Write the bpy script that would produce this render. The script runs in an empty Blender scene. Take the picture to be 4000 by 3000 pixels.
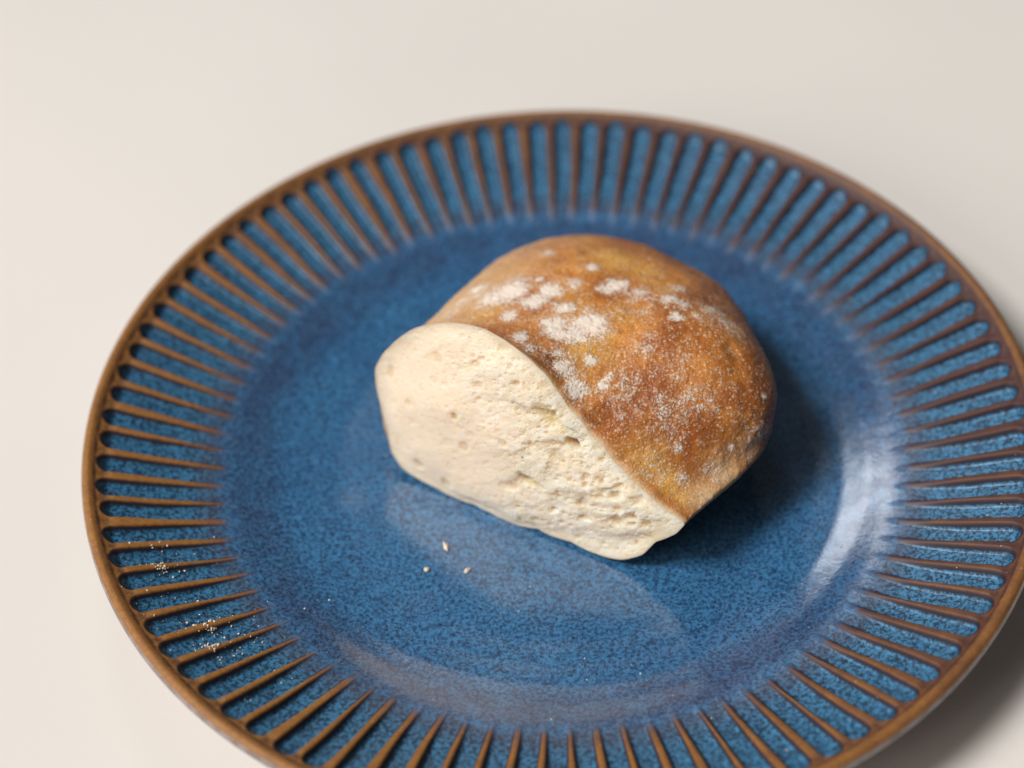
import bpy, math
import numpy as np
from mathutils import Matrix, Vector
rng = np.random.default_rng(7)
U = 0.123                       # one modelling unit (radius of the ring of groove ends) in metres
H = 0.19                        # height of that ring above the table, in units
scene = bpy.context.scene

# ---------------------------------------------------------------- camera
cam_d = bpy.data.cameras.new('camera'); cam = bpy.data.objects.new('camera', cam_d)
scene.collection.objects.link(cam); scene.camera = cam
p_, r_ = 0.8171, -0.0502
fw = np.array([0, math.cos(p_), -math.sin(p_)]); rt = np.array([1., 0, 0]); up = np.cross(rt, fw)
c_, s_ = math.cos(r_), math.sin(r_)
R3, U3 = c_*rt + s_*up, -s_*rt + c_*up
CAM = np.array([-.1011, -2.7087, 2.9806 + H])
m = Matrix.Identity(4)
for i in range(3):
    m[i][0], m[i][1], m[i][2], m[i][3] = R3[i], U3[i], -fw[i], CAM[i]*U
cam.matrix_world = m
cam_d.sensor_width = 36; cam_d.lens = 36*7256.3/4000
cam_d.clip_start = 0.01; cam_d.clip_end = 20
cam_d.dof.use_dof = True; cam_d.dof.focus_distance = 3.76*U; cam_d.dof.aperture_fstop = 5.1

# ---------------------------------------------------------------- light
world = bpy.data.worlds.new('World'); scene.world = world; world.use_nodes = True
bg = world.node_tree.nodes['Background']
bg.inputs[0].default_value = (1.0, 0.95, 0.90, 1); bg.inputs[1].default_value = 0.055

def area(name, az, el, dist, size, power, color, size_y=None):
    d = bpy.data.lights.new(name, 'AREA'); d.energy = power; d.color = color
    d.shape = 'RECTANGLE'; d.size = size; d.size_y = size_y or size
    o = bpy.data.objects.new(name, d); scene.collection.objects.link(o)
    a, e = math.radians(az), math.radians(el)
    v = Vector((math.cos(a)*math.cos(e), math.sin(a)*math.cos(e), math.sin(e)))
    o.location = v*dist
    o.rotation_euler = v.to_track_quat('Z', 'Y').to_euler()
    return o
area('window_light', -167, 54, 9.0, 2.7, 835.0, (1.0, 0.965, 0.925))
area('back_window_light', 103, 41, 4.0, 0.75, 8.5, (0.94, 0.96, 1.0), 0.50)
area('front_fill_light', -146, 30, 2.0, 0.9, 13.0, (1.0, 0.93, 0.84))  # fill lamp added to brighten the torn face, no real source behind it

scene.view_settings.view_transform = 'Standard'; scene.view_settings.look = 'None'
scene.view_settings.gamma = 1; scene.view_settings.exposure = 0

# ---------------------------------------------------------------- helpers
def hash3(ix, iy, iz):
    n = (ix*73856093) ^ (iy*19349663) ^ (iz*83492791)
    n = (n ^ (n >> 13)) * 1274126177
    n = n & 0x7fffffff
    n = (n ^ (n >> 16)) & 0xffff
    return n / 65535.0*2 - 1
def vnoise(P):
    """smooth 3-D value noise of an (n,3) array, -1..1"""
    P = np.asarray(P, float); I = np.floor(P).astype(np.int64); f = P - I
    w = f*f*f*(f*(f*6 - 15) + 10); out = 0
    for dx in (0, 1):
        for dy in (0, 1):
            for dz in (0, 1):
                h = hash3(I[:, 0]+dx, I[:, 1]+dy, I[:, 2]+dz)
                out = out + h*(w[:, 0] if dx else 1-w[:, 0])*(w[:, 1] if dy else 1-w[:, 1])*(w[:, 2] if dz else 1-w[:, 2])
    return out
def fbm(P, octs=4, gain=.5):
    P = np.asarray(P, float); a, s, t = 1., 0, 0
    for k in range(octs):
        s = s + a*vnoise(P*2**k + 17.3*k); t += a; a *= gain
    return s/t
def sstep(a, b, x):
    t = np.clip((x-a)/(b-a), 0, 1); return t*t*(3-2*t)

def mesh_obj(name, V, F, mat, parent=None, attrs=None, normals=None, smooth=True):
    me = bpy.data.meshes.new(name)
    V = np.asarray(V, np.float32); F = np.asarray(F, np.int32)
    k = F.shape[1]
    me.vertices.add(len(V)); me.vertices.foreach_set('co', V.ravel())
    me.loops.add(F.size); me.loops.foreach_set('vertex_index', F.ravel())
    me.polygons.add(len(F)); me.polygons.foreach_set('loop_start', np.arange(len(F), dtype=np.int32)*k)
    me.update(calc_edges=True); me.validate()
    me.polygons.foreach_set('use_smooth', np.full(len(me.polygons), smooth))
    for an, av in (attrs or {}).items():
        at = me.attributes.new(an, 'FLOAT', 'POINT'); at.data.foreach_set('value', np.asarray(av, np.float32))
    if normals is not None:
        me.normals_split_custom_set_from_vertices(np.asarray(normals, np.float32).tolist())
    me.materials.append(mat)
    o = bpy.data.objects.new(name, me); scene.collection.objects.link(o)
    if parent: o.parent = parent
    return o
def grid_faces(nr, nc, wrap=True):
    i = np.arange(nr-1)[:, None]; j = np.arange(nc if wrap else nc-1)[None, :]
    j2 = (j+1) % nc
    return np.stack([i*nc+j, i*nc+j2, (i+1)*nc+j2, (i+1)*nc+j], -1).reshape(-1, 4)
def grid_normals(G, wrap=True):
    """G (nr,nc,3) -> unit normals"""
    if wrap:
        dp = np.roll(G, -1, 1) - np.roll(G, 1, 1)
    else:
        dp = np.gradient(G, axis=1)
    dt = np.gradient(G, axis=0)
    n = np.cross(dt, dp); l = np.linalg.norm(n, axis=-1, keepdims=True)
    return n/np.maximum(l, 1e-12)
def orient(V, F, N):
    """flip the winding when it disagrees with the given normals"""
    f = F[::97]; n = np.cross(V[f[:, 1]]-V[f[:, 0]], V[f[:, 2]]-V[f[:, 0]])
    return F[:, ::-1] if (n*N[f[:, 0]]).sum() < 0 else F
def subset(name, V, N, F, keep, mat, parent, attrs):
    f = F[keep]; ids, inv = np.unique(f, return_inverse=True)
    return mesh_obj(name, V[ids], inv.reshape(f.shape), mat, parent, {k: v[ids] for k, v in attrs.items()}, N[ids])
def empty(name, loc, label, cat, group=None):
    o = bpy.data.objects.new(name, None); scene.collection.objects.link(o); o.location = loc
    o.empty_display_size = .02; o['label'] = label; o['category'] = cat
    if group: o['group'] = group
    return o

class Mat:
    """small node-building helper"""
    def __init__(s, name):
        s.m = bpy.data.materials.new(name); s.m.use_nodes = True; s.t = s.m.node_tree
        s.b = s.t.nodes['Principled BSDF']; s.n = s.t.nodes; s.l = s.t.links
    def link(s, a, b): s.l.new(a, b)
    def val(s, sock, v):
        if hasattr(v, 'links') or isinstance(v, bpy.types.NodeSocket): s.l.new(v, sock)
        else: sock.default_value = v
    def math(s, op, a, b=0., c=None, clamp=False):
        n = s.n.new('ShaderNodeMath'); n.operation = op; n.use_clamp = clamp
        s.val(n.inputs[0], a); s.val(n.inputs[1], b)
        if c is not None: s.val(n.inputs[2], c)
        return n.outputs[0]
    def mr(s, v, a, b, c=0., d=1.):
        n = s.n.new('ShaderNodeMapRange'); n.interpolation_type = 'SMOOTHSTEP'; s.val(n.inputs[0], v)
        for i, x in enumerate((a, b, c, d)): n.inputs[i+1].default_value = x
        return n.outputs[0]
    def mix(s, f, a, b):
        n = s.n.new('ShaderNodeMix'); n.data_type = 'RGBA'
        s.val(n.inputs[0], f)
        for k, v in ((6, a), (7, b)):
            if isinstance(v, tuple): v = v if len(v) == 4 else v + (1,)
            s.val(n.inputs[k], v)
        return n.outputs[2]
    def attr(s, name):
        n = s.n.new('ShaderNodeAttribute'); n.attribute_name = name; return n.outputs['Fac']
    def coords(s):
        return s.n.new('ShaderNodeNewGeometry').outputs['Position'] if False else s.n.new('ShaderNodeTexCoord').outputs['Object']
    def noise(s, co, scale, detail=2., rough=.5, dist=0.):
        n = s.n.new('ShaderNodeTexNoise'); s.l.new(co, n.inputs['Vector'])
        n.inputs['Scale'].default_value = scale; n.inputs['Detail'].default_value = detail
        n.inputs['Roughness'].default_value = rough; n.inputs['Distortion'].default_value = dist
        return n.outputs['Fac']
    def voro(s, co, scale, feature='F1', rand=1.):
        n = s.n.new('ShaderNodeTexVoronoi'); s.l.new(co, n.inputs['Vector']); n.feature = feature
        n.inputs['Scale'].default_value = scale; n.inputs['Randomness'].default_value = rand
        return n.outputs['Distance']
    def bump(s, h, dist, strength=1., normal=None):
        n = s.n.new('ShaderNodeBump'); s.l.new(h, n.inputs['Height']); n.inputs['Distance'].default_value = dist
        n.inputs['Strength'].default_value = strength
        if normal is not None: s.l.new(normal, n.inputs['Normal'])
        return n.outputs[0]
    def set(s, **k):
        for a, v in k.items():
            s.val(s.b.inputs[a.replace('_', ' ')], v if not (isinstance(v, tuple) and len(v) == 3 and 'olor' in a) else v+(1,))

# ---------------------------------------------------------------- materials
def table_material():
    M = Mat('matt_white_laminate'); co = M.coords()
    n1 = M.noise(co, 3.0, 3); n2 = M.noise(co, 900, 2)
    c = M.mix(M.mr(n1, .3, .7), (.725, .697, .665), (.79, .758, .725))
    M.set(Base_Color=c, Roughness=M.mr(n1, .2, .8, .34, .46), Specular_IOR_Level=.35)
    M.set(Normal=M.bump(n2, .00004, .5)); return M.m
def glaze_material():
    M = Mat('reactive_blue_glaze'); co = M.coords()
    gm, rr, th = M.attr('gm'), M.attr('rr'), M.attr('ridge_tone')
    spk = M.noise(co, 1000, 2.5, .62, 0.); spk2 = M.noise(co, 1900, 2, .6); big = M.noise(co, 38, 3, .55)
    mid = M.noise(co, 150, 3, .6)
    v = M.voro(co, 760); va = M.voro(co, 1250)
    dots = M.math('MULTIPLY', M.mr(v, .20, .44, 1., 0.), M.mr(spk2, .44, .56, 0., 1.))
    dots = M.math('MAXIMUM', dots, M.math('MULTIPLY', M.mr(va, .18, .46, .75, 0.), M.mr(mid, .35, .60, .25, 1.)))   # dark pits of the glaze
    s = M.math('ADD', M.mr(spk, .30, .66), M.math('MULTIPLY', M.math('SUBTRACT', spk2, .5), .8), clamp=True)
    well = M.mix(s, (.014, .056, .140), (.054, .208, .430))
    well = M.mix(M.mr(big, .35, .7, 0, .22), well, (.020, .070, .185))
    well = M.mix(M.math('MULTIPLY', dots, .80), well, (.006, .012, .030))
    ring = M.math('MULTIPLY', M.mr(rr, .60, .685), M.mr(rr, .715, .76, 1., 0.))
    ring = M.math('MULTIPLY', ring, M.mr(mid, .25, .65, .35, 1.))
    well = M.mix(M.math('MULTIPLY', ring, .48), well, M.mix(s, (.018, .020, .060), (.055, .055, .115)))
    # pooled glaze in the grooves: stronger contrast, slightly greener
    gs = M.math('ADD', M.mr(spk, .36, .60), M.math('MULTIPLY', M.math('SUBTRACT', spk2, .5), .9), clamp=True)
    gro = M.mix(gs, (.007, .034, .076), (.050, .205, .385))
    gro = M.mix(M.math('MULTIPLY', dots, .9), gro, (.004, .008, .018))
    body = M.mix(M.mr(rr, .70, .76), well, gro)
    # edge of the glaze as it thins over the relief
    wob = M.math('ADD', gm, M.math('MULTIPLY', M.math('SUBTRACT', mid, .5), .16))
    wob = M.math('ADD', wob, M.math('MULTIPLY', M.math('SUBTRACT', spk, .5), .18))
    edge = M.mix(M.mr(wob, .30, .52), (.040, .013, .018), (.008, .014, .030))
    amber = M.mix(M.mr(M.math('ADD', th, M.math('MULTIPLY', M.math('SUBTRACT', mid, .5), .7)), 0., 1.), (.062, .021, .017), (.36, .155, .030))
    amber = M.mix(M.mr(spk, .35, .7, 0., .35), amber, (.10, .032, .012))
    c = M.mix(M.mr(wob, .05, .32), amber, edge)
    c = M.mix(M.mr(wob, .52, .88), c, body)
    # the inner ends of the ridges sink under the glaze
    sink = M.mr(M.math('ADD', rr, M.math('MULTIPLY', M.math('SUBTRACT', mid, .5), .05)), .732, .768)
    c = M.mix(sink, well, M.mix(M.mr(rr, .76, .83), M.mix(.45, c, (.045, .022, .045)), c))
    # white sparkle specks of the glaze
    sp = M.mr(M.voro(co, 330), .035, .07, 1., 0.)
    c = M.mix(M.math('MULTIPLY', sp, .5), c, (.55, .58, .6))
    hgt = M.math('ADD', M.math('MULTIPLY', spk, .6), M.math('MULTIPLY', M.noise(co, 260, 2), .8))
    ro = M.math('ADD', M.mr(mid, .2, .8, .13, .19), M.math('MULTIPLY', M.mr(wob, .70, 1.15, .38, .06), M.mr(rr, .70, .76)))
    ro = M.math('ADD', ro, M.mr(rr, .72, .80, 0., .10))
    M.set(Base_Color=c, Roughness=ro, IOR=M.mr(rr, .74, .82, 1.88, 1.55))
    M.set(Normal=M.bump(hgt, .00010, .4)); return M.m
def under_material():
    M = Mat('glazed_underside'); co = M.coords(); n = M.noise(co, 260, 3)
    M.set(Base_Color=M.mix(M.mr(n, .35, .65), (.20, .15, .14), (.30, .25, .25)), Roughness=.2, Normal=M.bump(n, .0002, .5)); return M.m
def crust_material():
    M = Mat('floured_crust'); co = M.coords()
    fl, dk, gd, pl, eg = (M.attr(k) for k in ('flour', 'dark', 'gold', 'pale', 'edge'))
    n1 = M.noise(co, 75, 4, .6); n2 = M.noise(co, 420, 4, .65); n3 = M.noise(co, 1500, 3, .65); n4 = M.noise(co, 190, 4, .6, .5)
    base = M.mix(M.mr(n1, .32, .68), (.38, .102, .016), (.70, .275, .048))
    base = M.mix(M.math('MULTIPLY', gd, M.mr(n4, .2, .6, .55, 1.)), base, (.76, .41, .085))
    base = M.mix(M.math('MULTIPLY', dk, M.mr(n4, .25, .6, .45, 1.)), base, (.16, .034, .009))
    base = M.mix(M.math('MULTIPLY', pl, .92, clamp=True), base, (.76, .53, .30))
    # fine blisters: darker pits and pale glints of dried flour
    base = M.mix(M.mr(n3, .50, .66, 0., .45), base, (.11, .030, .008))
    dust = M.math('MULTIPLY', M.mr(M.math('ADD', M.math('MULTIPLY', n2, .6), M.math('MULTIPLY', n3, .9)), .79, .90), M.mr(n1, .25, .65, .35, 1.))
    base = M.mix(M.math('MULTIPLY', dust, .25), base, (.72, .55, .40))
    # flour patches, broken up by the crackle of the crust
    k = M.math('ADD', fl, M.math('MULTIPLY', M.math('SUBTRACT', n2, .5), 1.5))
    k = M.math('ADD', k, M.math('MULTIPLY', M.math('SUBTRACT', n3, .5), 2.2))
    k = M.math('ADD', k, M.math('MULTIPLY', M.math('SUBTRACT', n4, .5), 1.0))
    def grains(scale, dens):
        v = M.n.new('ShaderNodeTexVoronoi'); M.l.new(co, v.inputs['Vector']); v.inputs['Scale'].default_value = scale
        sp = M.n.new('ShaderNodeSeparateColor'); M.l.new(v.outputs['Color'], sp.inputs[0])
        on = M.math('LESS_THAN', sp.outputs[0], dens)
        return M.math('MULTIPLY', on, M.mr(v.outputs['Distance'], .25, .60, 1., 0.))
    dn = M.math('ADD', M.mr(n4, .35, .7, .06, .34), M.math('MULTIPLY', fl, .9))
    g = M.math('MAXIMUM', grains(1350, dn), M.math('MULTIPLY', grains(2300, dn), .8))
    base = M.mix(M.math('MULTIPLY', g, .62), base, (.80, .62, .45))
    f = M.math('MULTIPLY', M.mr(k, .10, .72), M.mr(fl, .03, .16))
    c = M.mix(M.math('MULTIPLY', f, .88), base, (.88, .79, .70))
    c = M.mix(eg, c, (.82, .58, .33))
    h = M.math('ADD', M.math('MULTIPLY', n3, .5), M.math('ADD', M.math('MULTIPLY', n2, .9), M.math('MULTIPLY', f, .35)))
    M.set(Base_Color=c, Roughness=M.mr(f, 0, 1, .40, .9), Specular_IOR_Level=M.mr(f, 0, 1, .5, .1))
    M.set(Subsurface_Weight=.08, Subsurface_Radius=(.004, .002, .001), Subsurface_Scale=.4)
    M.set(Normal=M.bump(h, .00055, .8)); return M.m
def crumb_material():
    M = Mat('soft_white_crumb'); co = M.coords()
    hl, rim = M.attr('hole'), M.attr('rim')
    n1 = M.noise(co, 110, 4, .6); n2 = M.noise(co, 520, 4, .68, .6); n3 = M.noise(co, 1400, 3, .7)
    nm = M.noise(co, 260, 3, .6)
    c = M.mix(M.mr(n1, .3, .7), (.86, .72, .55), (.91, .80, .655))
    c = M.mix(M.mr(nm, .42, .66, 0, .65), c, (.94, .89, .79))
    c = M.mix(M.mr(nm, .40, .22, 0, .5), c, (.80, .66, .45))
    c = M.mix(M.attr('squeezed'), c, (.92, .75, .59))
    c = M.mix(M.mr(n2, .48, .68, 0, .40), c, (.76, .64, .44))
    c = M.mix(M.mr(n3, .56, .72, 0, .5), c, (.95, .92, .84))
    c = M.mix(M.math('MULTIPLY', hl, .95, clamp=True), c, (.68, .52, .25))  # ochre pores and steps, their recess shade put into the colour
    c = M.mix(M.mr(hl, 1.0, 1.25), c, (.26, .16, .05))  # darkness inside the deep slit, also put into the colour
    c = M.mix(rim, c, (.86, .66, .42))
    h = M.math('ADD', n2, M.math('MULTIPLY', n3, .55))
    M.set(Base_Color=c, Roughness=.48, Specular_IOR_Level=.4)
    M.set(Subsurface_Weight=1.0, Subsurface_Radius=(.006, .0044, .0028), Subsurface_Scale=.95)
    M.set(Normal=M.bump(h, .0003, .55)); return M.m
def flour_material():
    M = Mat('dry_flour'); M.set(Base_Color=(.82, .70, .56), Roughness=.9); return M.m
MT, MG, MU, MC, MB, MF = table_material(), glaze_material(), under_material(), crust_material(), crumb_material(), flour_material()

# ---------------------------------------------------------------- table
def table():
    V = [(-1.1, -.75, 0), (1.1, -.75, 0), (1.1, 1.0, 0), (-1.1, 1.0, 0)]
    b = .004; th = .03
    ring0 = [(x + (b if x < 0 else -b)*1, y + (b if y < 0 else -b)*1, 0) for x, y, z in V]
    ring1 = [(x, y, -b) for x, y, z in V]; ring2 = [(x, y, -th) for x, y, z in V]
    vs = ring0 + ring1 + ring2
    f = [(0, 1, 2, 3)] + [(k, 4+k, 4+(k+1) % 4, (k+1) % 4) for k in range(4)] + [(4+k, 8+k, 8+(k+1) % 4, 4+(k+1) % 4) for k in range(4)] + [(11, 10, 9, 8)]
    o = mesh_obj('tabletop', vs, f, MT, smooth=False); o['kind'] = 'structure'; o['label'] = 'plain off-white tabletop under the plate'
table()

# ---------------------------------------------------------------- plate
NG = 92; PH = 4.1716
def base_h(r):
    """glazed upper surface of the plate without its relief, units above the table"""
    k = [0, .30, .50, .56, .62, .67, .71, .75, .80, .86, .93, .985, 1.000, 1.010, 1.016, 1.023, 1.029]
    z = [-.156, -.1545, -.1492, -.1435, -.1345, -.1222, -.109, -.0955, -.078, -.0545, -.0270, -.0055, .0015, .0095, .0125, .0115, .0060]
    return H + np.interp(r, k, z)
_rs = np.linspace(0, 1.029, 2059); _k = np.hanning(41); _k /= _k.sum()
_bh = base_h(_rs); _sm = np.convolve(np.pad(_bh, 20, mode='edge'), _k, mode='valid')
_k2 = np.hanning(9); _k2 /= _k2.sum(); _sm2 = np.convolve(np.pad(_bh, 4, mode='edge'), _k2, mode='valid')
_w = sstep(.975, .99, _rs); _prof = _sm*(1-_w) + _sm2*_w
def prof(r): return np.interp(r, _rs, _prof)

def relief(r, th):
    """groove mask 0..1 (0 ridge crest, 1 groove floor) and its depth in units"""
    dl = 2*math.pi/NG
    idx = (PH - th)/dl; k = np.round(idx).astype(int); off = (idx-k)*dl
    km = np.mod(k, NG)
    jit = np.sin(km*12.9898)*43758.5453; jit = jit-np.floor(jit)
    jit2 = np.sin(km*78.233)*12543.123; jit2 = jit2-np.floor(jit2)
    off = off + (jit-.5)*dl*.07 + (jit2-.5)*dl*.06*np.sin(r*26+jit*6)
    half = .0237 + (jit2-.5)*.0030 + .0085*(r-.82)
    tip = 1.0 + (jit-.5)*.006
    lat = np.abs(off)*r
    over = np.maximum(r-(tip-half), 0)
    d = np.hypot(lat, over)                      # distance to the groove's spine
    inner = sstep(.705, .745, r + (jit-.5)*.03)
    m = 1-sstep(half*.60, half*1.10, d)
    m = np.where(inner < 1, m + (1-m)*(1-inner), m)
    depth = .0160*sstep(.705, .90, r)
    return m, depth

def build_plate():
    root = empty('dinner_plate', (0, 0, 0), 'round blue glazed stoneware plate with brown ribbed rim under the bread', 'plate')
    nt = NG*26; th = np.arange(nt)/nt*2*math.pi
    rr = np.concatenate([np.linspace(.004, .55, 40), np.linspace(.56, .69, 16), np.linspace(.696, .93, 56), np.linspace(.9335, 1.029, 46)])
    Rr, T = np.meshgrid(rr, th, indexing='ij')
    gm, dep = relief(Rr, T)
    lipm = sstep(.985, 1.002, Rr)
    # slight unevenness of hand glazing
    P0 = np.stack([Rr*np.cos(T)*5, Rr*np.sin(T)*5, 0*T], -1).reshape(-1, 3)
    un = fbm(P0, 3).reshape(Rr.shape)*.0012
    Z = prof(Rr) - gm*dep*(Rr > .69)*(1-lipm) + (1-gm)*.0015*sstep(.76, .85, Rr)*(1-lipm) + un*(Rr < 1)
    dl = 2*math.pi/NG; idx = (PH-T)/dl; fr = np.abs(idx-np.floor(idx)-.5)*dl*Rr
    spot = np.exp(-((fr/.018)**2) - ((Rr-.988)/.013)**2)
    Z = Z - .0038*spot
    G = np.stack([Rr*np.cos(T), Rr*np.sin(T), Z], -1)*U
    N = grid_normals(G)
    if N[5, 0, 2] < 0: N = -N
    V = G.reshape(-1, 3); Nn = N.reshape(-1, 3); F = orient(V, grid_faces(len(rr), nt), Nn)
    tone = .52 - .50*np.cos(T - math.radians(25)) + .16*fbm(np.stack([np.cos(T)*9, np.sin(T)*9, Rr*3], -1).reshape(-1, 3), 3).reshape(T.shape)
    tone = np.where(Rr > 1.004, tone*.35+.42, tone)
    # darker spot of glaze between the groove ends
    gm2 = gm.copy()
    dl = 2*math.pi/NG; idx = (PH-T)/dl; fr = np.abs(idx-np.floor(idx)-.5)*dl*Rr
    spot = np.exp(-((fr/.018)**2) - ((Rr-.988)/.013)**2)
    gm2 = np.clip(gm2 + .20*spot*(gm < .3) + .20*np.exp(-((Rr-1.004)/.004)**2), 0, 1)
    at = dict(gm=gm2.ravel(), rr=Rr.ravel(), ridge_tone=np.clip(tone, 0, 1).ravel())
    # split the one surface into its well, its rim, each groove and each ridge
    fr_ = Rr.ravel()[F].mean(1); fg = gm.ravel()[F].mean(1); ft = T.ravel()[F[:, 0]]
    ki = (PH-ft)/dl
    gid = np.mod(np.round(ki).astype(int), NG); rid = np.mod(np.floor(ki).astype(int), NG)
    is_well = fr_ < .742; is_gro = (~is_well) & (fg > .42); is_rdg = (~is_well) & (~is_gro) & (fr_ < .982)
    is_rim = ~(is_well | is_gro | is_rdg)
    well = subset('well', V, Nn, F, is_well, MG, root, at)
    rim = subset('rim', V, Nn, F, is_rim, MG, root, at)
    for k in range(NG):
        subset('groove', V, Nn, F, is_gro & (gid == k), MG, rim, at)
        subset('ridge', V, Nn, F, is_rdg & (rid == k), MG, rim, at)
    # underside, from the lip round to the foot
    pr = [(1.029, float(prof(1.029))), (1.0325, H-.002), (1.032, H-.012), (1.026, H-.022), (1.015, H-.031), (.95, H-.056), (.85, H-.095), (.75, H-.130), (.68, H-.148),
          (.63, H-.160), (.615, H-.175), (.60, .0), (.575, .0), (.565, H-.182), (.0, H-.180)]
    pr = np.array(pr); t = np.r_[0, np.cumsum(np.hypot(*np.diff(pr, axis=0).T))]
    ts = np.concatenate([np.linspace(0, t[4], 12), np.linspace(t[4], t[-1], 50)[1:]])
    rp, zp = np.interp(ts, t, pr[:, 0]), np.interp(ts, t, pr[:, 1])
    zp[0] = float(prof(1.029)); rp[-1] = .002
    na = 720; ta = np.arange(na)/na*2*math.pi
    A = np.stack([rp[:, None]*np.cos(ta), rp[:, None]*np.sin(ta), zp[:, None]+0*ta], -1)*U
    Nu = grid_normals(A)
    if Nu[3, 0, 0] < 0: Nu = -Nu
    Fu = orient(A.reshape(-1, 3), grid_faces(len(rp), na), Nu.reshape(-1, 3))
    mesh_obj('underside', A.reshape(-1, 3), Fu, MU, root, None, Nu.reshape(-1, 3))
    return root
plate = build_plate()

# ---------------------------------------------------------------- bread
FLOUR = [(-0.051,0.149,0.202,0.0672,0.3),(-0.143,0.2,0.174,0.0493,0.32),(0.002,-0.002,0.226,0.0627,0.28),(0.2,0.115,0.212,0.0493,0.25),(0.294,0.081,0.207,0.0403,0.22),(-0.225,0.175,0.151,0.0358,0.25),(0.068,0.047,0.219,0.0269,1),(0.039,0.015,0.222,0.0188,1),(-0.006,0.045,0.221,0.0202,1),(0.003,0.013,0.225,0.0134,1),(-0.099,0.094,0.206,0.0134,0.8),(-0.079,0.007,0.233,0.0125,1),(0.008,-0.079,0.222,0.0161,0.85),(0.032,-0.117,0.197,0.017,0.95),(0.084,-0.108,0.191,0.0107,0.8),(0.064,-0.053,0.213,0.0099,0.8),(0.099,-0.091,0.197,0.009,0.6),(-0.001,-0.04,0.229,0.0107,0.5),(-0.057,-0.036,0.24,0.0134,0.45),(-0.072,-0.073,0.26,0.0112,0.6),(-0.038,-0.06,0.238,0.0072,0.3),(-0.008,-0.02,0.229,0.009,0.6),(-0.096,0.181,0.189,0.0336,0.8),(-0.133,0.169,0.184,0.0224,0.75),(-0.012,0.167,0.202,0.0188,0.85),(-0.043,0.133,0.206,0.0224,0.7),(0.021,0.101,0.214,0.0152,0.85),(0.045,0.186,0.201,0.0143,0.7),(0.085,0.241,0.19,0.0116,0.65),(0.137,0.171,0.202,0.017,0.8),(0.112,0.159,0.204,0.0134,0.7),(0.18,0.143,0.206,0.0152,0.55),(0.243,0.116,0.209,0.0152,0.7),(0.269,0.1,0.208,0.0143,0.6),(0.266,0.166,0.19,0.0134,0.5),(0.254,0.053,0.218,0.0099,0.75),(0.293,0.059,0.211,0.0081,0.6),(0.333,0.088,0.191,0.0197,0.5),(0.366,0.045,0.186,0.0197,0.4),(-0.029,0.211,0.192,0.0063,0.9),(-0.006,0.328,0.164,0.0107,0.5),(0.233,-0.21,0.104,0.0081,0.55),(0.238,-0.257,0.056,0.0099,0.45),(0.199,-0.129,0.172,0.0107,0.4),(0.26,-0.13,0.168,0.0134,0.38),(-0.163,0.231,0.158,0.0197,0.5),(-0.192,0.199,0.157,0.0152,0.5),(0.346,-0.196,0.078,0.004,1.3),(0.421,-0.106,0.132,0.004,1.2),(0.226,-0.07,0.2,0.0269,0.33),(0.167,-0.024,0.213,0.0269,0.3),(0.136,-0.117,0.182,0.0358,0.3),(0.223,-0.156,0.153,0.0358,0.3),(0.293,-0.136,0.16,0.0314,0.28),(0.111,-0.155,0.16,0.0224,0.28),(0.172,-0.24,0.085,0.0269,0.3),(0.223,-0.189,0.125,0.0269,0.25),(0.403,-0.161,0.077,0.0314,0.25),(0.306,-0.234,0.049,0.0224,0.25)]
DARK = [(-0.023,-0.062,0.234,0.0215,0.9),(0.371,-0.104,0.163,0.017,1),(0.367,-0.137,0.14,0.0143,0.9),(0.319,0.278,0.126,0.0206,1),(0.357,0.241,0.118,0.0179,0.8),(0.283,0.307,0.13,0.0152,0.5),(-0.041,0.4,0.125,0.0152,0.8),(0.341,-0.073,0.187,0.0448,0.5),(0.258,-0.01,0.216,0.0537,0.45),(0.204,-0.137,0.168,0.0672,0.45),(0.178,-0.19,0.13,0.0537,0.5),(0.312,-0.183,0.112,0.0493,0.55),(0.153,0.081,0.216,0.0314,0.35),(0.066,0.307,0.174,0.0152,0.6),(0.003,0.279,0.179,0.0224,0.45),(0.281,-0.232,0.065,0.0269,0.5),(0.261,-0.302,0.027,0.0134,0.6),(0.411,-0.081,0.155,0.0403,0.6),(0.065,-0.172,0.154,0.0314,0.5),(0.383,-0.158,0.108,0.0358,0.6),(0.222,0.083,0.217,0.0269,0.3),(0.375,0.01,0.187,0.0358,0.4),(0.023,-0.146,0.181,0.0224,0.4)]
GOLD = [(-0.095,0.272,0.166,0.0358,0.5),(0.039,0.097,0.214,0.0358,0.45),(0.099,-0.042,0.211,0.0269,0.5),(-0.135,0.125,0.193,0.0269,0.6),(0.135,0.275,0.18,0.0425,0.9),(0.088,0.285,0.18,0.0269,0.5),(0.054,-0.03,0.22,0.0314,0.9),(0.101,0.0,0.217,0.0224,0.7),(0.137,0.069,0.216,0.0269,0.6),(0.171,-0.233,0.092,0.0314,0.9),(0.211,-0.262,0.059,0.0246,1),(0.234,-0.287,0.037,0.0152,1),(-0.163,0.12,0.188,0.0269,0.7),(0.023,0.129,0.21,0.0224,0.5),(0.188,0.231,0.185,0.0314,0.7),(-0.143,0.293,0.142,0.0269,0.5),(0.24,0.17,0.195,0.0224,0.5),(0.084,0.377,0.147,0.0269,0.5)]
PALE = [(-0.162,0.202,0.167,0.0336,0.75),(-0.229,0.18,0.147,0.0314,0.9),(-0.118,0.274,0.159,0.0224,0.4),(-0.24,0.163,0.149,0.0269,0.9),(-0.277,0.146,0.137,0.0224,0.9),(-0.206,0.199,0.152,0.0246,0.8),(-0.171,0.277,0.136,0.0179,0.5),(0.285,-0.284,0.029,0.0202,0.9),(0.33,-0.234,0.04,0.0224,0.8),(0.382,-0.185,0.055,0.0179,0.5),(-0.193,0.117,0.181,0.0179,0.5)]
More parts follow.
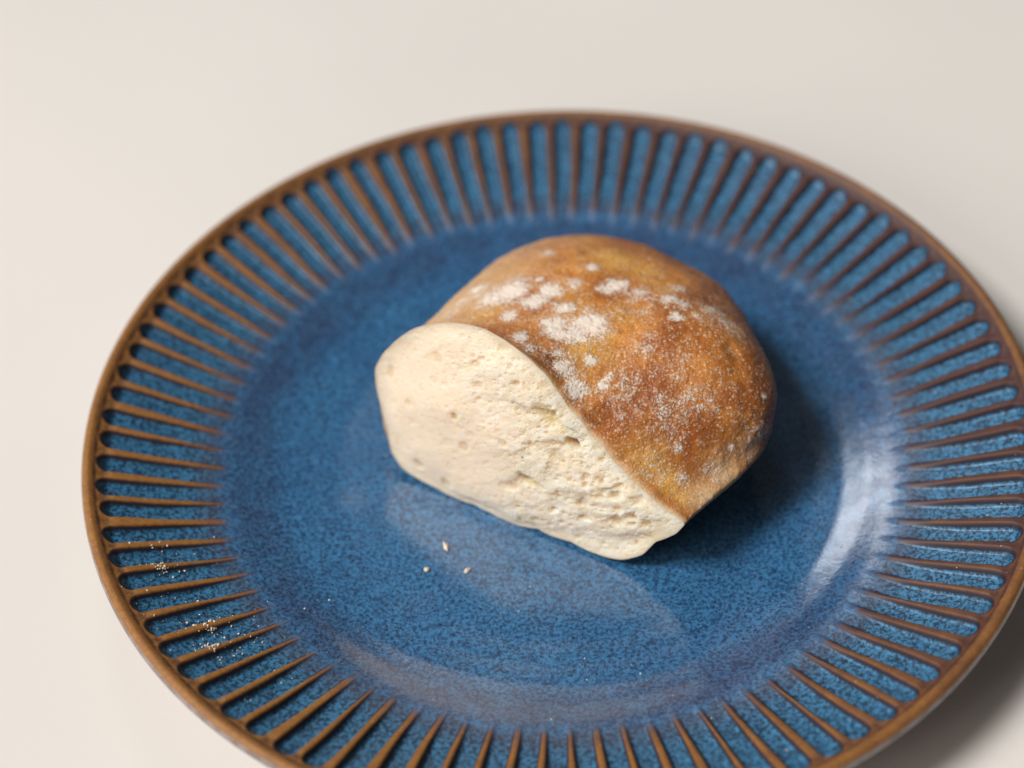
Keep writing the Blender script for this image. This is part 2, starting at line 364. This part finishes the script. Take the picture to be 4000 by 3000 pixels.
HOLES = [(0.132,0.204,0.0088,0.0111,0,0.8),(0.162,0.139,0.0133,0.0133,0,0.5),(0.402,0.238,0.0177,0.0094,-25,2.2),(0.312,0.206,0.0097,0.0111,0,0.6),(0.339,0.283,0.0398,0.0188,-25,1.0),(0.317,0.118,0.0354,0.0133,-15,1.0),(0.344,0.111,0.0177,0.0122,-20,0.6),(0.072,0.315,0.0177,0.0144,-20,0.35),(0.046,0.037,0.0159,0.0144,-20,0.6),(0.117,0.019,0.0177,0.0166,-30,0.6),(-0.045,0.23,0.0115,0.0188,0,0.5),(-0.017,0.068,0.0088,0.0144,0,0.4),(0.304,0.004,0.0062,0.0066,0,0.8),(0.569,0.052,0.0062,0.0066,0,0.9),(0.592,0.081,0.0265,0.005,0,1.0),(0.52,0.096,0.0195,0.0144,10,0.6),(0.556,0.12,0.0115,0.0122,0,0.7),(0.587,0.115,0.015,0.0122,20,0.7),(0.449,0.093,0.0133,0.0122,0,0.4),(0.013,0.185,0.0097,0.0099,0,0.4),(0.369,0.2,0.0265,0.0144,-10,0.5),(0.252,0.189,0.0133,0.0088,-20,0.5),(0.473,0.179,0.0133,0.0088,-20,0.5),(0.178,0.355,0.0071,0.0066,0,0.5),(0.475,0.238,0.0133,0.0077,-40,0.4),(0.634,0.158,0.0088,0.0066,0,0.5),(0.596,0.184,0.008,0.0066,0,0.4)]
FACE= [(-0.084, 0.223), (-0.065, 0.272), (-0.03, 0.32), (0.005, 0.356), (0.053, 0.386), (0.113, 0.408), (0.161, 0.415), (0.203, 0.41), (0.253, 0.396), (0.297, 0.376), (0.343, 0.34), (0.376, 0.31), (0.429, 0.269), (0.494, 0.225), (0.545, 0.196), (0.595, 0.17), (0.638, 0.157), (0.668, 0.151), (0.651, 0.114), (0.61, 0.076), (0.587, 0.033), (0.544, -0.002), (0.485, -0.013), (0.423, -0.008), (0.343, -0.012), (0.281, -0.024), (0.23, -0.02), (0.185, -0.016), (0.087, -0.014), (0.034, -0.009), (-0.0, -0.0), (-0.029, 0.029), (-0.042, 0.077), (-0.062, 0.128), (-0.08, 0.18)]
STEPS = [([(0.23, 0.16), (0.253, 0.175), (0.274, 0.172), (0.292, 0.185), (0.305, 0.207), (0.342, 0.225), (0.385, 0.24)], 0.013), ([(0.263, 0.1), (0.299, 0.124), (0.323, 0.123), (0.35, 0.117), (0.362, 0.105), (0.405, 0.125), (0.457, 0.146), (0.483, 0.165)], 0.012), ([(0.28, 0.287), (0.316, 0.291), (0.347, 0.291), (0.369, 0.285), (0.385, 0.275)], 0.02), ([(0.503, 0.094), (0.521, 0.11), (0.546, 0.12), (0.575, 0.13), (0.605, 0.132)], 0.009), ([(0.555, 0.072), (0.607, 0.09), (0.642, 0.124), (0.663, 0.15)], 0.012), ([(0.188, 0.114), (0.217, 0.126), (0.25, 0.126), (0.263, 0.131)], 0.006), ([(0.36, 0.186), (0.363, 0.204), (0.382, 0.22), (0.407, 0.227), (0.431, 0.221), (0.444, 0.204)], 0.008), ([(0.463, 0.118), (0.482, 0.134), (0.521, 0.146), (0.544, 0.164), (0.576, 0.17)], 0.006), ([(0.426, 0.079), (0.451, 0.096), (0.476, 0.098)], 0.005)]
BX = (0.4, 0.411, 0.385, 0.187, 0.169, 0.725, 2.237, -0.145, 0.614, 2.28, 2.496, 0.115)
BP = (0.159, -0.004, 0.026, 0.011, -0.002, 0.0, 0.001, -0.005, 0.0, 0.004, -0.087, 0.018, -0.018, 0.109, 0.029, -0.003, 0.098, -0.004, -0.001, 0.003, 0.028, -0.081, -0.003, 0.03, -0.073, -0.001, -0.011)

A0 = np.array([-.35326792, -.02814701, H-.13]); ES = np.array([.854582595, -.5193155, 0]); ET = np.array([.5193155, .854582595, 0]); EZ = np.array([0, 0, 1.])
TAU = math.tan(math.radians(15)); CS, CZ = .30, .17
_F = np.array(FACE); _ph = np.arctan2(_F[:, 1]-CZ, _F[:, 0]-CS); _o = np.argsort(_ph)
_pf = np.linspace(-math.pi, math.pi, 1441)[:-1]
_ph = _ph[_o]; _rf = np.hypot(_F[:, 0]-CS, _F[:, 1]-CZ)[_o]
_rf = np.interp(_pf, np.r_[_ph-2*math.pi, _ph, _ph+2*math.pi], np.r_[_rf, _rf, _rf])
_kk = np.hanning(17); _kk /= _kk.sum(); _rf = np.convolve(np.r_[_rf[-8:], _rf, _rf[:8]], _kk, mode='valid')
_rf += .0016*fbm(np.stack([np.cos(_pf)*9, np.sin(_pf)*9, 0*_pf], -1), 2)
def face_r(phi): return np.interp(np.mod(phi+math.pi, 2*math.pi)-math.pi, np.r_[_pf, math.pi], np.r_[_rf, _rf[0]])
PC, TC = np.radians(np.arange(-160, 180, 40.)), (.12, .45, .8)
def loaf(t, phi):
    """point of the loaf's skin: t 0 (torn face) .. 1 (far end), phi round the section"""
    s1, AL, AR, z1, B, T, p, dr, wl, eu, eb, zc = BX
    w = 1-(1-np.clip(t/wl, 0, 1))**2.2
    Sf = CS+face_r(phi)*np.cos(phi); Zf = CZ+face_r(phi)*np.sin(phi)
    Bb = np.where(np.sin(phi) > 0, B, z1); A = np.where(np.cos(phi) > 0, AR, AL); e = np.where(np.sin(phi) > 0, eu, eb)
    r1 = (np.abs(np.cos(phi)/A)**e+np.abs(np.sin(phi)/Bb)**e)**(-1/e)
    S = Sf*(1-w)+(s1+r1*np.cos(phi))*w; Z = Zf*(1-w)+(z1+r1*np.sin(phi))*w
    k = np.maximum(1-t**p, 0)**(1/p); cs = CS*(1-w)+s1*w
    S = cs+(S-cs)*k+dr*t; Z = zc+(Z-zc)*k
    tt = t*T+TAU*Z*(1-t)
    P = S[..., None]*ES+tt[..., None]*ET+Z[..., None]*EZ+A0
    f, n = 0, 0
    for pc in PC:
        dp = np.angle(np.exp(1j*(phi-pc)))
        for tc in TC:
            f = f+BP[n]*np.exp(-(dp/.6)**2-((t-tc)/.24)**2); n += 1
    f = (f*np.clip(t/.05, 0, 1))[..., None]
    ax = A0+(s1+dr*t+(CS-s1)*np.clip(1-t/wl, 0, 1))[..., None]*ES+(t*T)[..., None]*ET+np.array([0, 0, .12])
    return P+(P-ax)*f
def field(P, L, gain=1.):
    out = np.zeros(len(P))
    for x, y, z, r, w in L:
        d2 = (P[:, 0]-x)**2+(P[:, 1]-y)**2+(P[:, 2]-(z+H))**2
        out = np.maximum(out, w*np.exp(-d2/(r*r)*.8)) if gain else out + w*np.exp(-d2/(r*r))
    return out
def build_bread():
    root = empty('bread_roll', tuple(A0*U), 'torn half of a crusty white bread roll dusted with flour on the blue plate', 'bread')
    off = -A0*U
    # crust
    nt, npz = 300, 900
    ts = 1-(1-np.linspace(0, 1, nt))**1.35; phi = np.linspace(-math.pi, math.pi, npz, endpoint=False)
    T, Ph = np.meshgrid(ts, phi, indexing='ij'); G = loaf(T, Ph)
    N = grid_normals(G); cen = G.mean((0, 1))
    if (N[nt//3]*(G[nt//3]-cen)).sum() < 0: N = -N
    P = G.reshape(-1, 3)
    amp = sstep(0, .05, T).ravel()*(1-.9*sstep(.97, 1., T).ravel())
    d = .006*fbm(P*4.5+3, 2) + .0022*fbm(P*14, 3) + .0016*fbm(P*50, 3, .6) + .0010*fbm(P*160, 2)
    # fold of the crust above the torn face and the crease on the far side
    def crease(a, b, w, dep):
        a, b = np.array(a)+[0, 0, H], np.array(b)+[0, 0, H]; ab = b-a
        tt = np.clip(((P-a)@ab)/(ab@ab), 0, 1); dd = np.linalg.norm(P-(a+tt[:, None]*ab), axis=1)
        return -dep*np.exp(-(dd/w)**2)
    d = d + crease((-.16, .13, .215), (-.07, .05, .25), .012, .004)
    d = d + crease((.362, -.03, .20), (.372, -.15, .095), .018, .006)
    FL, DK, GD, PL = field(P, [(x, y, z, r*1.3, w*(1.15 if w > .34 else .7)) for x, y, z, r, w in FLOUR]), field(P, DARK), field(P, [(x, y, z, r*1.25, w) for x, y, z, r, w in GOLD]), field(P, [(x, y, z, r*1.7, w) for x, y, z, r, w in PALE])
    d = d + .0012*np.clip(FL, 0, 1)*(.6+.8*fbm(P*90, 2))
    P = P + N.reshape(-1, 3)*(d*amp)[:, None]
    P[:, 2] -= .024*sstep(.03, .2, T.ravel())*(1-sstep(0, .10, P[:, 2]-(H-.13)))
    fl = prof(np.hypot(P[:, 0], P[:, 1]))+.002
    P[:, 2] = np.maximum(P[:, 2], fl)
    zrel = P[:, 2]-(H-.13)
    PL = np.maximum(PL, (1-sstep(.05, .125, zrel+.03*fbm(P*9, 2)))*.8)
    PL = np.maximum(PL, np.exp(-(T.ravel()/.010)**2)*.0)
    PL = np.maximum(PL, .80*(1-sstep(-.06, .20, (P-A0)@ES+.04*fbm(P*7, 3))))
    side = sstep(.22, .42, P[:, 0]+.05*fbm(P*8, 3))*.6  # darker right side: real browning, plus its shade put into the colour
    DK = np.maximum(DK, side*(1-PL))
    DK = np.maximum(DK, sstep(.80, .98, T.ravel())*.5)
    edge = np.exp(-(T.ravel()/.010)**2)*.85
    V = P*U+off
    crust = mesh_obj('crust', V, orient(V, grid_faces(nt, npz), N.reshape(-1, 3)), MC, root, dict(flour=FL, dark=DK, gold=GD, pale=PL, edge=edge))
    # crumb: the torn face
    nr, nc = 300, 1200
    u = np.linspace(.002, 1, nr)**.8; ph = np.linspace(-math.pi, math.pi, nc, endpoint=False)
    Uu, Pp = np.meshgrid(u, ph, indexing='ij'); fr = face_r(Pp)
    S = CS+Uu*fr*np.cos(Pp); Z = CZ+Uu*fr*np.sin(Pp)
    Gc = S[..., None]*ES+(TAU*Z)[..., None]*ET+Z[..., None]*EZ+A0
    nrm = -ET*math.cos(math.radians(15))+EZ*math.sin(math.radians(15))
    Pc = Gc.reshape(-1, 3); s, z, uu = S.ravel(), Z.ravel(), Uu.ravel()
    ed = 1-sstep(.84, 1., uu+.02*vnoise(Pc*30))
    right = sstep(.14, .34, s+.10*vnoise(Pc*6)-.15*(.2-z))          # smooth squeezed left side, torn right side
    rough = .18+.82*right
    q = np.stack([s*1.0+.35*z, z*1.7-.6*s, 0*s], -1)               # tear direction runs with the upper edge
    D = .024*(1-uu**4) + .013*fbm(q*4.2+1, 2)
    D = D + rough*(.0050*fbm(q*13, 3, .5) + .0030*fbm(q*42, 4, .62)) + .0008*fbm(Pc*90, 3, .6)*(.4+right)
    hole = np.zeros(len(s))  # mask for the ochre and shade coloured into pores and steps
    # torn steps: the crumb stands proud above each line and drops away below it
    wob = np.stack([s+.010*fbm(Pc*30, 4, .55), z+.010*fbm(Pc*33+5, 4, .55)], -1)
    for line, dep in STEPS:
        L = np.array(line); best = np.full(len(s), 9.); below = np.zeros(len(s)); along = np.zeros(len(s))
        for i in range(len(L)-1):
            a_, b_ = L[i], L[i+1]; ab = b_-a_; l2 = ab@ab
            t_ = ((wob-a_)@ab)/l2; tc = np.clip(t_, 0, 1); dd = np.hypot(*(wob-(a_+tc[:, None]*ab)).T)
            side = -(ab[0]*(wob[:, 1]-a_[1])-ab[1]*(wob[:, 0]-a_[0]))
            m_ = dd < best; best = np.where(m_, dd, best); below = np.where(m_, side > 0, below)
        up_ = np.exp(-(best/.022)**2)*.15*dep*(1-below)*right
        dn_ = sstep(0, .0085, best)*np.exp(-best/.055)*.30*dep*below*(.2+.8*right)
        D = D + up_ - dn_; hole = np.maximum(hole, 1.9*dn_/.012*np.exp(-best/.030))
    # gas pockets: scattered round cells, many small and few large
    def cells(scale, dens, seed):
        p = np.stack([s*scale, z*scale*1.35-.35*s*scale], -1)+seed; I = np.floor(p).astype(np.int64); f = p-I
        best = np.full(len(s), 9.)
        for dx in (-1, 0, 1):
            for dy in (-1, 0, 1):
                jx, jy = I[:, 0]+dx, I[:, 1]+dy
                hx, hy, ho = hash3(jx, jy, jx*0+1)*.4+.5, hash3(jx, jy, jx*0+2)*.4+.5, hash3(jx, jy, jx*0+3)*.5+.5
                r_ = .20+.28*(hash3(jx, jy, jx*0+4)*.5+.5)
                d_ = np.hypot(f[:, 0]-dx-hx, f[:, 1]-dy-hy)/r_
                best = np.where((ho < dens) & (d_ < best), d_, best)
        return 1-sstep(.35, 1.05, best)
    k1, k2, k3, k4 = cells(26, .28, 3), cells(60, .36, 11), cells(120, .36, 29), cells(230, .34, 51)
    D = D - (.0065*k1*rough + .0036*k2*(.22+.78*right) + .0022*k3*(.35+.65*right) + .0009*k4*(.4+.6*right))
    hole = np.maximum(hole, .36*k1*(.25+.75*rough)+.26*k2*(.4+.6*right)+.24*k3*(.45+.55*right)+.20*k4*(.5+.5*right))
    for hs, hz, ra, rb, an, dp in HOLES:
        ca, sa = math.cos(math.radians(an)), math.sin(math.radians(an))
        x, y = (s-hs)*ca+(z-hz)*sa, -(s-hs)*sa+(z-hz)*ca
        e = np.hypot(x/ra, y/rb)*(1+.25*fbm(Pc*40, 2)); mk = 1-sstep(.45, 1.1, e)
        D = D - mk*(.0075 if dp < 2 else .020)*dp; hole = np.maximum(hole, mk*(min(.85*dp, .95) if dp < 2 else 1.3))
    D = D*ed + (1-ed)*(1-sstep(.97, 1., uu))*(.0022*fbm(Pc*55, 4, .6)-.0016*k3-.0010*k4)
    Pc = Pc+nrm*D[:, None]
    fl = prof(np.hypot(Pc[:, 0], Pc[:, 1]))+.002; Pc[:, 2] = np.maximum(Pc[:, 2], fl)
    rim = sstep(.88, 1., uu+.025*fbm(Pc*25, 3))*.30 + sstep(.975, 1., uu+.008*fbm(Pc*60, 2))*.40
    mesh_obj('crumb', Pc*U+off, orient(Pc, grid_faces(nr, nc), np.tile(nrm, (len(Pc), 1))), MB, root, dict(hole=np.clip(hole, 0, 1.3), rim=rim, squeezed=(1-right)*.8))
    return root
bread = build_bread()

# ---------------------------------------------------------------- crumbs and flour on the plate
def lump(c, rx, ry, rz, rot, seed, n=10):
    """small uneven grain as (verts, quads)"""
    a = np.linspace(0, math.pi, n); b = np.linspace(0, 2*math.pi, n+2, endpoint=False)
    A, B = np.meshgrid(a, b, indexing='ij'); D = np.stack([np.sin(A)*np.cos(B), np.sin(A)*np.sin(B), np.cos(A)], -1).reshape(-1, 3)
    k = 1+.6*vnoise(D*1.9+seed*7.1)+.35*vnoise(D*4.5+seed)
    P = D*k[:, None]*np.array([rx, ry, rz]); ca, sa = math.cos(rot), math.sin(rot)
    P = np.stack([P[:, 0]*ca-P[:, 1]*sa, P[:, 0]*sa+P[:, 1]*ca, P[:, 2]], -1)+np.array(c)
    return P, grid_faces(n, n+2)[:, ::-1]
def on_plate(x, y):
    r = np.hypot(x, y); g, d = relief(np.atleast_1d(r), np.atleast_1d(np.arctan2(y, x)))
    return float(prof(r)) - float(g[0]*d[0])*(r > .69)
CRUMBS = [((-.2600, -.2400), .0040, .0105, .25, 'largest, elongated white crumb on the plate, nearest the bread'),
          ((-.3010, -.2990), .0065, .0045, .2, 'white crumb lying farthest left of the three loose ones'),
          ((-.2150, -.3045), .0070, .0046, .6, 'white crumb lying farthest right of the three loose ones')]
for i, ((x, y), rx, ry, ro, lab) in enumerate(CRUMBS):
    z = on_plate(x, y); P, F = lump((0, 0, 0), rx*U, ry*U, .0030*U, ro, i+1)
    P[:, 2] -= P[:, 2].min()
    o = mesh_obj('bread_crumb', P, F, MF); o.location = (x*U, y*U, z*U+.00003)
    o['label'] = lab; o['category'] = 'crumb'; o['group'] = 'loose crumbs beside the bread'
def flour():
    pts = []
    for cx, cy, n, sx, sy in ((-.850, -.281, 20, .030, .008), (-.840, -.339, 34, .034, .008), (-.745, -.488, 34, .026, .012),
                              (-.715, -.545, 40, .026, .010), (-.700, -.488, 26, .045, .035), (-.78, -.41, 34, .07, .10), (-.66, -.60, 12, .06, .05)):
        a = rng.normal(size=(n, 2))*np.array([sx, sy])+np.array([cx, cy])
        pts += [(p[0], p[1], abs(rng.normal())*.0008+.0007) for p in a]
    for cx, cy, n in ((-.715, -.545, 16), (-.735, -.492, 12), (-.84, -.339, 9)):
        a = rng.normal(size=(n, 2))*.007+np.array([cx, cy]); pts += [(p[0], p[1], .0012+.0018*rng.random()) for p in a]
    for _ in range(60):
        r, t = .95*math.sqrt(rng.random()), rng.random()*2*math.pi
        pts.append((r*math.cos(t), r*math.sin(t), .0011+.0011*rng.random()**2))
    VS, FS, off = [], [], 0
    for i, (x, y, s) in enumerate(pts):
        if math.hypot(x, y) > 1.0 or (-.36 < x < .5 and -.35 < y < .5): continue
        P, F = lump((x*U, y*U, (on_plate(x, y)+s*.5)*U), s*1.2*U, s*U, s*.8*U, rng.random()*6, i*.37, 6)
        VS.append(P); FS.append(F+off); off += len(P)
    o = mesh_obj('flour_dust', np.concatenate(VS), np.concatenate(FS), MF)
    o['kind'] = 'stuff'; o['label'] = 'fine white flour specks scattered over the plate'; o['category'] = 'flour'
flour()
